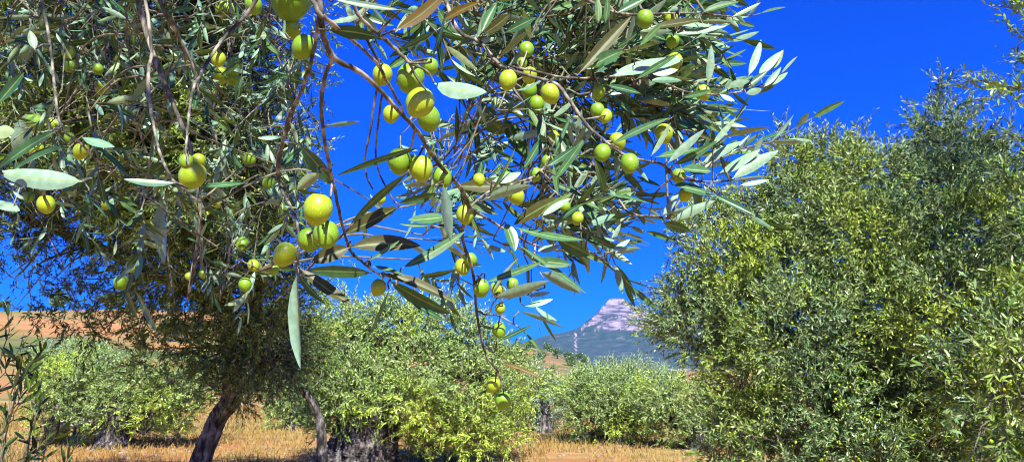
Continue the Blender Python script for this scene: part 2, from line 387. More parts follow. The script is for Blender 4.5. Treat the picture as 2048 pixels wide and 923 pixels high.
# the air
mb = MB(); X0, X1, Y0, Y1, Z0, Z1 = -10500, 10500, -10500, 10500, -60, 560
mb.add([[X0, Y0, Z0], [X1, Y0, Z0], [X1, Y1, Z0], [X0, Y1, Z0], [X0, Y0, Z1], [X1, Y0, Z1], [X1, Y1, Z1], [X0, Y1, Z1]],
       np.array([[0, 3, 2, 1], [4, 5, 6, 7], [0, 1, 5, 4], [1, 2, 6, 5], [2, 3, 7, 6], [3, 0, 4, 7]]))
m, nt, N, Lk = mat('air'); pv = nd(N, 'ShaderNodeVolumePrincipled', Density=7e-5, Anisotropy=.2); pv.inputs['Color'].default_value = (.09, .52, 1, 1)
o = N.new('ShaderNodeOutputMaterial'); Lk.new(pv.outputs[0], o.inputs['Volume'])
hz = mb.build('haze', m); prop(hz, 'thin blue air between the grove and the mountain', kind='stuff')

# ------------------------------------------------------------------ trees of the grove
SPR = {}
def kit(key, leaf, fruit=0):
    if key not in SPR:
        SPR[key] = [sprig(int(rng.integers(8, 13)), rng.uniform(.20, .34)*leaf/.055, leaf, False, rng.uniform(.05, .35), fruit) for _ in range(9)]
    return SPR[key]
def crown_pts(clumps, per, up=.45, shell=.55):
    pos = []; dr = []
    for (c, r, dens) in clumps:
        n = max(3, int(per*dens*(r**2)))
        d = norm(rng.normal(size=(n, 3)))
        rad = r*(shell+(1-shell)*rng.random(n)**.6)
        q = c+d*rad[:, None]*np.array([1, 1, .9])
        pos.append(q); dr.append(norm(d*.75+np.array([0, 0, up])+rng.normal(0, .38, (n, 3))))
    return np.concatenate(pos), np.concatenate(dr)
def tree(label, base, limbs, clumps, key, leaf, m_leaf, per, group=None, fruit=0, up=.45, shoots=(), zmin=.25, name='olive_tree', twigs=True, fl=.22, trunk_sides=20, extra_scale=1.):
    """limbs: list of (points, radii); the first is the trunk. clumps: (centre, radius, density)"""
    root = empty(name, (base[0], base[1], float(gh(base[0], base[1]))), label, 'olive tree', group)
    for i, (pts, rad) in enumerate(limbs):
        p, r = smooth_path(pts, rad, 12 if i == 0 else 7)
        V, F = tube(p, r, trunk_sides if i == 0 else 9, fl if i == 0 else .12, .05 if i == 0 else .03, 11+i)
        MB().add(V, F).build('trunk' if i == 0 else 'branch', M_TRUNK, root, smooth=True)
    allp = np.concatenate([smooth_path(a, b, 6)[0] for a, b in limbs])
    tw = MB()
    if twigs:
        for (c, r, dens) in clumps:
            a = allp[np.argmin(np.linalg.norm(allp-c-np.array([0, 0, -.3]), axis=1))]
            for k in range(2):
                e = c+rng.normal(0, r*.4, 3)
                mid = (a+e)/2+rng.normal(0, .12*np.linalg.norm(e-a)+.02, 3)
                p, q = smooth_path([a, mid, e], [.012+.010*r, .008, .003], 5)
                tw.add(*tube(p, q, 5), 1)
    pos, dr = crown_pts(clumps, per, up)
    for (a, b, wd, n) in shoots:                     # slender upright shoots
        t = rng.random(n)
        pos = np.vstack([pos, a+(b-a)*t[:, None]+rng.normal(0, wd, (n, 3))])
        dr = np.vstack([dr, norm(norm(b-a)[None]+rng.normal(0, .25, (n, 3)))])
    gz_ = gh(pos[:, 0], pos[:, 1])
    ok = pos[:, 2] > gz_+zmin
    pos, dr = pos[ok], dr[ok]
    tp = kit(key, leaf, fruit); idx = rng.integers(len(tp), size=len(pos))
    sc = rng.uniform(.75, 1.2, len(pos))*extra_scale
    mb = MB(); fb = MB()
    for k, t in enumerate(tp):
        s = idx == k
        place(mb, t, pos[s], dr[s], sc[s])
    for V_, F_, m_ in [(tw.v, tw.f, tw.m)]:
        mb.v += V_; mb.uv += tw.uv; mb.f += [f+mb.n for f in F_]; mb.m += m_; mb.n += tw.n
    mb.build('crown', [m_leaf, M_TWIG, M_FRUIT_FAR], root)
    return root
def fruits(root, clumps, n, r0, name='olives'):
    mb = MB(); wts = np.array([d*r*r for c, r, d in clumps]); wts = wts/wts.sum()
    ids = rng.choice(len(clumps), n, p=wts)
    V, F = ICO; allv = []
    for i in ids:
        c, r, d = clumps[i]
        if rng.random() < .75 or not allv:
            dd = norm(rng.normal(size=3)); dd[1] -= .3; q = c+norm(dd)*r*rng.uniform(.85, 1.2)
        else:
            q = allv[-1]+rng.normal(0, .02, 3)
        allv.append(q); s = r0*rng.uniform(.8, 1.15)
        mb.add(V*np.array([s, s, s*1.25])+q, F)
    o = mb.build(name, M_FRUIT_FAR, root, smooth=True); o['kind'] = 'stuff'
def C(lst, jit=.0, back=0.):
    out = []
    for t in lst:
        px, py, rp, Y = t[:4]; d = t[4] if len(t) > 4 else 1.
        Y = Y+rng.uniform(-jit, jit)
        out.append((P(px, py, Y), rp*Y/FPX, d))
        if back: out.append((P(px, py, Y+back), rp*(Y+back)/FPX*.9, d*.7))
    return out
def LB(pts, rad):       # limb from (px, py, Y)
    return ([P(*p) for p in pts], rad)

# big tree on the right
eL = [(1880,245,45,7.0,.8),(1905,315,75,6.8,1),(1850,385,85,6.7),(1965,340,62,7.0),(1590,335,50,7.0,.9),(1660,345,70,6.8),(1745,365,80,6.8),
 (1600,420,85,6.6),(1505,440,68,6.7),(1425,440,42,6.9,.9),(1385,468,36,6.9,.9),(1455,530,75,6.6),(1378,592,58,6.7,.9),(1335,638,40,6.8,.9),(1400,655,78,6.5),
 (1490,620,95,6.4),(1565,540,105,6.3),(1685,480,110,6.2),(1800,500,115,6.2),(1920,470,105,6.3),(2030,420,95,6.5),(1600,680,115,6.1),(1740,640,125,6.0),
 (1880,620,115,6.0),(2020,580,105,6.2),(1500,745,85,6.3),(1620,820,105,6.0),(1760,800,120,5.9),(1900,780,115,6.0),(2040,740,115,6.1),(1480,850,62,6.2),
 (1440,905,42,6.4),(1565,905,75,6.1),(1700,920,95,5.9),(1850,930,85,6.0),(2000,920,85,6.1),(2130,500,130,6.8),(2150,700,130,6.8),(2120,880,120,6.6),(2200,350,110,7.2)]
eC = C([(x, y, r*.9, Y, *k) for x, y, r, Y, *k in eL], .28, .9)
bE = P(1790, 740, 7.3); bE[2] = gh(bE[0], bE[1])
E_l = [([bE+[0,0,-.1], bE+[.03,0,.5], P(1780,800,7.2), P(1770,700,7.1)], [.36,.27,.22,.17]),
 LB([(1770,700,7.1),(1700,600,7.1),(1620,500,7.0),(1590,400,7.0)], [.13,.09,.06,.03]),
 LB([(1770,700,7.1),(1830,560,7.1),(1860,420,7.0),(1880,280,7.0)], [.14,.10,.06,.02]),
 LB([(1775,740,7.1),(1640,690,6.9),(1500,660,6.8),(1380,620,6.8)], [.11,.08,.05,.02]),
 LB([(1775,720,7.1),(1920,620,7.0),(2040,520,6.9),(2140,460,6.9)], [.12,.09,.06,.03]),
 LB([(1780,780,7.1),(1900,760,6.7),(2000,740,6.5)], [.09,.06,.03])]
shE = [(P(1870,260,7), P(1885,165,7), .035, 26), (P(1920,260,7), P(1935,205,7), .04, 14), (P(1555,320,7), P(1560,270,7), .05, 10), (P(1720,320,6.9), P(1715,268,6.9), .06, 16),
       (P(1650,320,6.9), P(1650,275,6.9), .05, 10), (P(1985,330,7), P(1990,280,7), .05, 12), (P(1835,300,7), P(1835,255,7), .04, 8), (P(1790,330,7), P(1800,290,7), .05, 8), (P(1330,470,6.9), P(1345,445,6.9), .05, 6), (P(1300,650,6.8), P(1285,622,6.8), .04, 6)]
tE = tree('tall olive tree filling the right half, crown speckled with yellow fruit', bE[:2], E_l, eC, 'r', .050, M_RIGHT, 2100, up=.5, shoots=shE)
fruits(tE, [(c, r*1.02, d) for c, r, d in eC if c[1] < 7.0], 3600, .0095)
# the tree at the right edge, nearer
fL = [(1965,650,45,4.4,.7),(2035,700,85,4.5),(1905,725,38,4.3,.6),(1985,800,75,4.3),(2065,850,95,4.3),(1925,865,45,4.2,.6),(2140,650,110,4.8),(2170,820,120,4.8),(2050,770,70,4.2),(2010,720,60,4.25),(2150,480,90,5),(2150,330,80,5),(2140,160,70,5),(2130,20,60,5),(2180,-120,100,5.2)]
fC = C(fL, .05)
bF = P(2420, 740, 5.3); bF[2] = gh(bF[0], bF[1])
F_l = [([bF+[0,0,-.1], bF+[0,0,.6], P(2380,700,5.2), P(2330,560,5.2)], [.3,.22,.18,.14]),
 LB([(2330,560,5.2),(2240,400,5.1),(2150,200,5.0),(2110,20,5.0)], [.1,.07,.04,.02]), LB([(2340,620,5.2),(2220,700,4.8),(2060,740,4.5)], [.08,.05,.02]),
 LB([(2150,250,5.0),(2060,185,4.9),(1965,163,4.9)], [.015,.008,.003])]
shF = [(P(2060,185,4.9), P(1975,165,4.9), .008, 9), (P(2050,230,4.9), P(2030,190,4.9), .02, 5), (P(2060,90,4.9), P(2035,40,4.9), .03, 6), (P(2070,30,4.9), P(2040,0,4.9), .03, 5), (P(2070,330,4.9), P(2040,260,4.9), .03, 5), (P(2070,420,4.9), P(2035,370,4.9), .04, 8)]
tF = tree('olive tree at the right edge, its larger pale leaves in front of the tall tree', bF[:2], F_l, fC, 'f', .062, M_RIGHT, 900, up=.3, shoots=shF, fl=.15)
fruits(tF, fC, 200, .010)
# dark tree on the left
aL = []
for (x, y, r, Y, d) in [(-120,40,120,6.5,1),(20,20,95,6.2,.8),(60,150,85,6.0,.8),(150,-30,100,6.4,.9),(190,130,75,6.6,.8),(280,40,100,6.2,1),(390,20,95,6.3,1),(480,-20,95,6.5,1),(330,150,95,6.2,1),(440,130,90,6.2,1),(530,150,55,6.6,.7),
 (20,270,90,6.2,.9),(120,260,85,6.0,1),(230,240,90,6.1,1.1),(340,270,95,6.0,1.1),(450,260,90,6.2,1.1),(540,270,60,6.4,.8),(40,400,60,6.4,.7),(130,390,50,6.6,.6),(250,370,80,6.2,1),(360,390,95,6.1,1.1),(470,390,85,6.3,1.1),(550,400,60,6.6,.9),(600,330,35,6.8,.5),
 (60,455,45,6.6,.6),(170,450,42,6.8,.5),(260,470,60,6.8,.7),(360,500,70,7.0,.9),(460,500,75,7.2,1.1),(545,510,65,7.4,1),(330,590,55,7.6,.6),(420,600,70,7.8,1),(510,610,75,8,1.1),(580,600,50,8.2,.9),(250,600,45,8,.45),(180,640,40,8.2,.4),(30,440,60,6.6,.9),(140,430,60,6.8,.8),(240,440,60,7,.9),(230,520,50,7.4,.5),(300,540,50,7.4,.7),(60,520,50,7.2,.12),(120,550,50,7.4,.2),(20,560,50,7.2,.15),(150,620,50,7.6,.3),(220,680,45,7.8,.35),(300,730,45,8.0,.35),(360,760,40,8.3,.5),(80,610,45,7.4,.25),(300,660,45,8.4,.5),
 (440,690,60,8.6,1),(530,700,65,8.8,1.1),(590,690,45,9,.8),(480,760,45,9,.9),(380,680,50,8.6,.6),(545,750,40,9.2,.8),(600,100,45,6.9,.35),(610,190,40,7,.35),(620,30,45,7,.3),(150,585,40,8,.3),(100,60,70,7.2,.8),(30,180,70,7.2,.8),(180,200,80,7.4,1),(300,230,80,7.2,1),(420,40,80,7.4,1),(230,320,70,7.3,1),(90,330,55,7.2,.8),(420,330,80,7.4,1),(520,330,70,7.6,1),(300,430,70,7.6,.9),(400,470,70,7.8,1),(0,-150,120,5.0,1),(150,-170,120,4.9,1),(300,-160,120,5.0,1),(450,-170,110,5.1,1),(80,-260,130,5.2,1),(260,-280,130,5.2,1),(420,-290,120,5.4,.9),(560,-200,90,5.6,.7),(-140,250,130,6.8,1),(-150,430,110,7,1)]:
    aL.append((x, y, r, Y, d))
aC = C(aL, .3, 0)+C([(x, y, r, Y+1.3, d*.55) for (x, y, r, Y, d) in aL if y < 420 and d > .7], .3)
bA = P(398, 740, 9.6); bA[2] = gh(bA[0], bA[1])
A_l = [([bA+[0,0,-.15], bA+[.01,0,.2], P(415,885,9.5), P(437,832,9.4), P(462,790,9.2), P(465,720,9.0)], [.20,.14,.115,.105,.10,.10]),
 LB([(465,720,9.0),(450,620,8.6),(420,500,8.0),(380,350,7.4),(345,200,7.0),(300,90,6.6),(262,-30,6.4)], [.12,.11,.10,.085,.07,.06,.05]),
 LB([(465,720,9.0),(510,600,8.4),(520,450,7.6),(500,300,7.0),(480,100,6.8)], [.10,.08,.06,.05,.03]),
 LB([(450,620,8.6),(330,560,8.0),(200,500,7.4),(60,440,6.9),(-120,380,6.9)], [.07,.055,.04,.03,.02]),
 LB([(420,500,8.0),(280,400,7.2),(150,280,6.6),(40,150,6.4)], [.06,.05,.035,.02]),
 LB([(470,740,9.0),(540,720,8.9),(600,700,8.9)], [.06,.04,.02])]
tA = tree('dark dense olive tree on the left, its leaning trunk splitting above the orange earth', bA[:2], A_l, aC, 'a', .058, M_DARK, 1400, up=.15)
fruits(tA, [(c, r, d) for c, r, d in aC if d > .8], 900, .0095)
# thick old tree in the middle
bL = [(640,705,42,13,.9),(682,665,52,13,.9),(640,775,45,12.6),(722,705,60,12.8),(782,665,50,13),(842,655,45,13),(902,668,45,12.9),(952,695,45,12.8),(1002,728,42,12.9),(1040,768,34,13),(690,772,55,12.4),(762,782,50,12.3),
 (842,742,66,12.4),(922,768,66,12.3),(990,808,52,12.5),(862,832,56,12.2),(942,862,52,12.4),(1012,862,36,12.8),(678,832,38,12.3,.9),(745,640,40,13,.7),(905,615,28,13.2,.5),(785,620,26,13.3,.5),(812,865,26,12.4,.7),(880,900,40,12.6,.9),(960,910,36,12.8,.8),(680,800,40,11.9,.9),(770,812,36,11.8,.8),(715,770,44,11.9),(830,800,44,11.9),(650,830,28,12.0,.8)]
bC = C(bL, .15, .9)
bB = P(728, 740, 12.6); bB[2] = gh(bB[0], bB[1])
B_l = [([bB+[0,0,-.2], bB+[0,0,.05], P(726,900,12.6), P(732,860,12.6), P(735,820,12.6), P(740,780,12.6)], [.78,.62,.55,.52,.46,.30]),
 LB([(745,800,12.6),(800,760,12.7),(870,740,12.8),(960,760,12.8)], [.22,.16,.10,.05]), LB([(730,800,12.6),(700,740,12.8),(690,690,12.9)], [.18,.12,.05]),
 LB([(750,800,12.6),(780,720,12.8),(830,670,12.9)], [.16,.10,.04])]
sB = [(P(700,650,13), P(690,575,13.2), .16, 22), (P(660,660,13), P(650,600,13.2), .14, 14), (P(900,640,13), P(910,565,13.2), .14, 22), (P(770,640,13), P(790,600,13.2), .16, 14), (P(860,640,13), P(850,615,13), .12, 10), (P(990,700,13), P(985,650,13), .12, 14), (P(950,660,13), P(955,610,13), .1, 10)]
tB = tree('low spreading olive tree with a thick gnarled grey trunk in the middle of the grove', bB[:2], B_l, bC, 'b', .062, M_MID, 760, extra_scale=1.15, up=.5, shoots=sB, zmin=.15, trunk_sides=40, fl=.16)
fruits(tB, bC, 700, .011)
# leaning dark stem to its left
bS = P(655, 740, 11.4); bS[2] = gh(bS[0], bS[1])
S_l = [([bS+[0,0,-.1], bS+[-.02,0,.25], P(640,848,11.3), P(622,800,11.2), P(590,762,11.1), P(548,742,11)], [.12,.085,.065,.06,.05,.04]), LB([(590,762,11.1),(570,700,11),(560,640,11)], [.05,.04,.02])]
sC = C([(545,735,45,11,1.),(500,720,45,11,1.),(575,690,40,11,1),(590,740,28,11.1,.9),(540,660,48,11,1),(610,655,40,11.2,.8),(600,600,30,11.3,.5),(480,790,32,10.9,.8),(630,720,28,11.2,.7)], .2, .6)
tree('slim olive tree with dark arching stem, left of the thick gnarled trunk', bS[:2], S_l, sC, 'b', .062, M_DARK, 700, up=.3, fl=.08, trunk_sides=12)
# background trees
def simple(label, px, Y, lst, m, per=120, back=.9, group='olive trees in the rows behind', h=.9, leaf='b', shoots=(), tr=.22, ex=1.15, ymid=None):
    b = P(px, 740, Y); b[2] = gh(b[0], b[1])
    per = per*7.0; lst = [(x, y+14, r*.82, *k) for x, y, r, *k in lst]; yy = min(t[1] for t in lst); ym = ymid or max(t[1] for t in lst)
    top = P(px+6, (yy+ym)/2, Y)
    lim = [([b+[0,0,-.1], b+[.02,0,.25], b*.5+top*.5, top], [tr*1.4, tr, tr*.8, tr*.4])]
    for t in lst[::3]: lim.append(([b*.5+top*.5, (b*.2+top*.3+P(*t[:3][:2], Y)*.5), P(t[0], t[1], Y)], [tr*.5, tr*.35, tr*.12]))
    return tree(label, b[:2], lim, C(lst, .2, back), leaf, .062, m, per, group, shoots=shoots, zmin=.12, extra_scale=ex, up=.5, trunk_sides=14)
simple('broad pale green olive tree low on the left, deep shade under its crown', 240, 16,
 [(90,725,34,16),(130,765,48,15.8),(195,735,52,16),(262,755,52,15.8),(330,765,52,15.8),(392,755,42,16),(82,795,28,15.8,.8),(222,800,42,15.6),(300,812,36,15.6),(362,805,34,15.8),(150,702,34,16.3,.8),(170,815,34,15.7),(415,700,34,16.5,.8),(100,750,34,16.4),(210,848,34,17.6),(290,852,38,17.6),(345,850,30,17.4),(140,850,32,17.6),(90,845,26,17.4)], M_MID, 130, tr=.3)  # low rear clumps added as dark fill for the shade under the crown
simple('small lit olive tree seen through the arch of the slim dark stem', 590, 21, [(590,795,38,21),(562,820,26,21),(625,810,28,21),(600,765,26,21,.8),(560,780,26,21)], M_MID, 100, ex=1.3)
simple('silvery olive tree just right of the low spreading tree', 1085, 20, [(1060,765,36,20),(1098,795,42,20),(1050,815,30,20),(1085,840,28,20),(1110,760,28,20.3,.8),(1075,735,20,20.3,.6)], M_SILVER, 110, ex=1.25)
simple('round olive tree below the mountain with a short forked trunk', 1215, 17,
 [(1145,775,38,17),(1190,765,46,17),(1250,770,46,17),(1180,825,40,16.8),(1240,832,42,16.8),(1160,862,22,16.8,.8),(1280,800,40,16.8),(1285,850,30,16.8,.9),(1215,790,46,16.7),(1140,868,26,17.8),(1200,872,30,17.8),(1265,872,30,17.8)], M_MID, 120, ex=1.2)  # last three clumps added low behind to darken the gap below the crown
simple('olive tree with yellowish leaves tucked against the tall right tree', 1390, 15.5,
 [(1330,775,42,15.5),(1370,790,48,15.5),(1422,820,42,15.3),(1345,838,38,15.3),(1395,860,38,15.3),(1425,770,32,15.6),(1310,815,30,15.4)], M_MID, 120, ex=1.15)
simple('grey green olive tree standing behind the round one, tips just above it', 1240, 26,
 [(1180,755,34,26),(1225,745,36,26),(1275,740,38,26),(1320,752,32,26),(1250,780,50,26),(1200,790,40,26),(1300,785,40,26),(1150,765,24,26,.8)], M_SILVER, 90, ex=1.5)
simple('faint green olive tree at the far left behind the broad pale one', 130, 27,
 [(95,700,24,27,.8),(130,690,26,27),(170,695,28,27),(120,725,30,27),(160,735,34,27),(205,715,26,27)], M_SILVER, 80, ex=1.5)

# small olive trees and bushes scattered over the slopes
def far_mesh(n=900, r=1.):
    mb = MB(); nb = 9
    cs = rng.normal(0, .42, (nb, 3))*np.array([1, 1, .5]); cs[:, 2] += 1.35
    mb2 = MB()
    V, F = tube(*smooth_path([[0, 0, -.3], [.05, 0, .5], [0, .05, 1.2]], [.17, .12, .08], 4), 7); mb2.add(V, F)
    k = rng.integers(nb, size=n); d = norm(rng.normal(size=(n, 3)))
    p = cs[k]+d*.62*np.array([1, 1, .85])*rng.uniform(.6, 1.05, (n, 1))
    a = norm(d+rng.normal(0, .7, (n, 3))+[0, 0, .4]); s = norm(np.cross(a, rng.normal(size=(n, 3)))); l = rng.uniform(.14, .30, (n, 1)); wv = l*.32
    V = np.stack([p, p+a*l*.5+s*wv, p+a*l, p+a*l*.5-s*wv], 1).reshape(-1, 3)
    mb.add(V, np.arange(n*4).reshape(-1, 4)); return mb, mb2
protos = []
GN = 'small trees dotted over the slopes'
spots = []
for i in range(34):       # left hillside and its crest
    x = rng.uniform(-175, -40); y = rng.uniform(60, 190)
    if y < 130 and rng.random() < .5: y = rng.uniform(150, 190)
    z = float(h_left(np.array([x]), np.array([y]))[0])
    spots.append((x, y, z, rng.uniform(.9, 1.8), 0))
for i in range(46):
    px = rng.uniform(990, 1290); y = rng.uniform(520, 900); x = (px-1024)/FPX*y
    z = float(h_mid(np.array([x]), np.array([y]))[0])
    spots.append((x, y, z, rng.uniform(2.2, 4.2), 1))
made = {}
for i, (x, y, z, s, kind) in enumerate(spots):
    lab = ('small dark green tree on the orange hillside at the left edge', 'small dark scrubby tree on the orange hill below the mountain')[kind]
    root = empty('distant_tree', (x, y, z), lab, 'tree', (GN+' on the left', GN+' below the mountain')[kind])
    v = i % 4
    if v not in made:
        a, b = far_mesh()
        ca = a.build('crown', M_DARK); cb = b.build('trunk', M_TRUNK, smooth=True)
        made[v] = (ca, cb); ca.parent = root; cb.parent = root
    else:
        for q in made[v]:
            d = q.copy(); COL.objects.link(d); d.parent = root
    root.scale = (s*1.15, s*1.15, s); root.rotation_euler = (0, 0, rng.uniform(0, 6.28))

# dry grass and weeds
def grass(name, n, x0, x1, y0, y1, hmin, hmax, m, label, thr=-.05, seed=5):
    x = rng.uniform(x0, x1, n); y = rng.uniform(y0, y1, n)
    ok = (fbm(x*.35, y*.35, 3, seed) > thr) & (np.abs(x) < y*.8+1); x, y = x[ok], y[ok]; n = len(x)
    z = gh(x, y)-.01; p = np.stack([x, y, z], -1)
    h = rng.uniform(hmin, hmax, n)[:, None]; a = norm(np.stack([rng.normal(0, .3, n), rng.normal(0, .3, n), np.ones(n)], -1))
    s = norm(np.cross(a, rng.normal(size=(n, 3))))*(.004+.0006*y[:, None]*.5)
    b = a*h*.6; c = a*h+np.stack([rng.normal(0, .2, n), rng.normal(0, .2, n), -.1*np.ones(n)], -1)*h
    V = np.stack([p-s, p+s, p+b+s*.7, p+b-s*.7, p+c], 1).reshape(-1, 3); k = (np.arange(n)*5)[:, None]
    mb = MB(); mb.add(V, [k+np.array([0, 1, 2, 3]), k+np.array([3, 2, 4])]); o = mb.build(name, m)
    prop(o, label, 'grass', kind='stuff'); return o
def stones(name, n, m, label):
    mb = MB(); V, F = ICO
    for i in range(n):
        y = 9+22*rng.random()**1.3; x = rng.uniform(-1, 1)*y*.75; r = rng.uniform(.015, .07)
        v = V*(1+rng.normal(0, .16, (len(V), 1)))*np.array([r*rng.uniform(.8, 1.5), r*rng.uniform(.8, 1.4), r*.6])
        mb.add(v+[x, y, float(gh(x, y))+r*.15], F)
    o = mb.build(name, m); prop(o, label, 'stones', kind='stuff')
M_STONE = noise_mat('clod_and_stone', 14, [(.35, (.22, .12, .06)), (.6, (.30, .22, .15)), (.8, (.40, .36, .30))], 1, .5)
stones('stones', 2600, M_STONE, 'loose clods and small stones strewn over the earth')
M_DRY = leaf_mat('dry_grass', [(0, (.56, .34, .09)), (.6, (.72, .50, .15)), (1, (.80, .58, .18))], [(0, (.56, .36, .10)), (1, (.74, .52, .16))], .8, .25)
M_GREEN = leaf_mat('green_weed', [(0, (.10, .17, .04)), (1, (.20, .25, .06))], [(0, (.12, .2, .05)), (1, (.2, .25, .06))], .7, .25)
grass('dry_grass', 150000, -24, 22, 8.5, 34, .04, .20, M_DRY, 'golden dry grass covering the ground under the trees', -.3)
grass('green_weeds', 16000, -16, 16, 9, 22, .10, .38, M_GREEN, 'patches of green weeds between the trunks', .22, 15)

# ------------------------------------------------------------------ the near tree with its fruiting branches
near = empty('olive_tree', (-1.35, -.55, 0), 'nearest olive tree, branches with big green olives hanging across the top', 'olive tree')
tp_, tr_ = smooth_path([[-1.35,-.55,-.15],[-1.33,-.55,.3],[-1.38,-.5,1.0],[-1.3,-.45,1.8],[-1.1,-.35,2.5]], [.30,.2,.17,.15,.12], 10)
MB().add(*tube(tp_, tr_, 24, .16, .05, 5)).build('trunk', M_TRUNK, near, smooth=True)
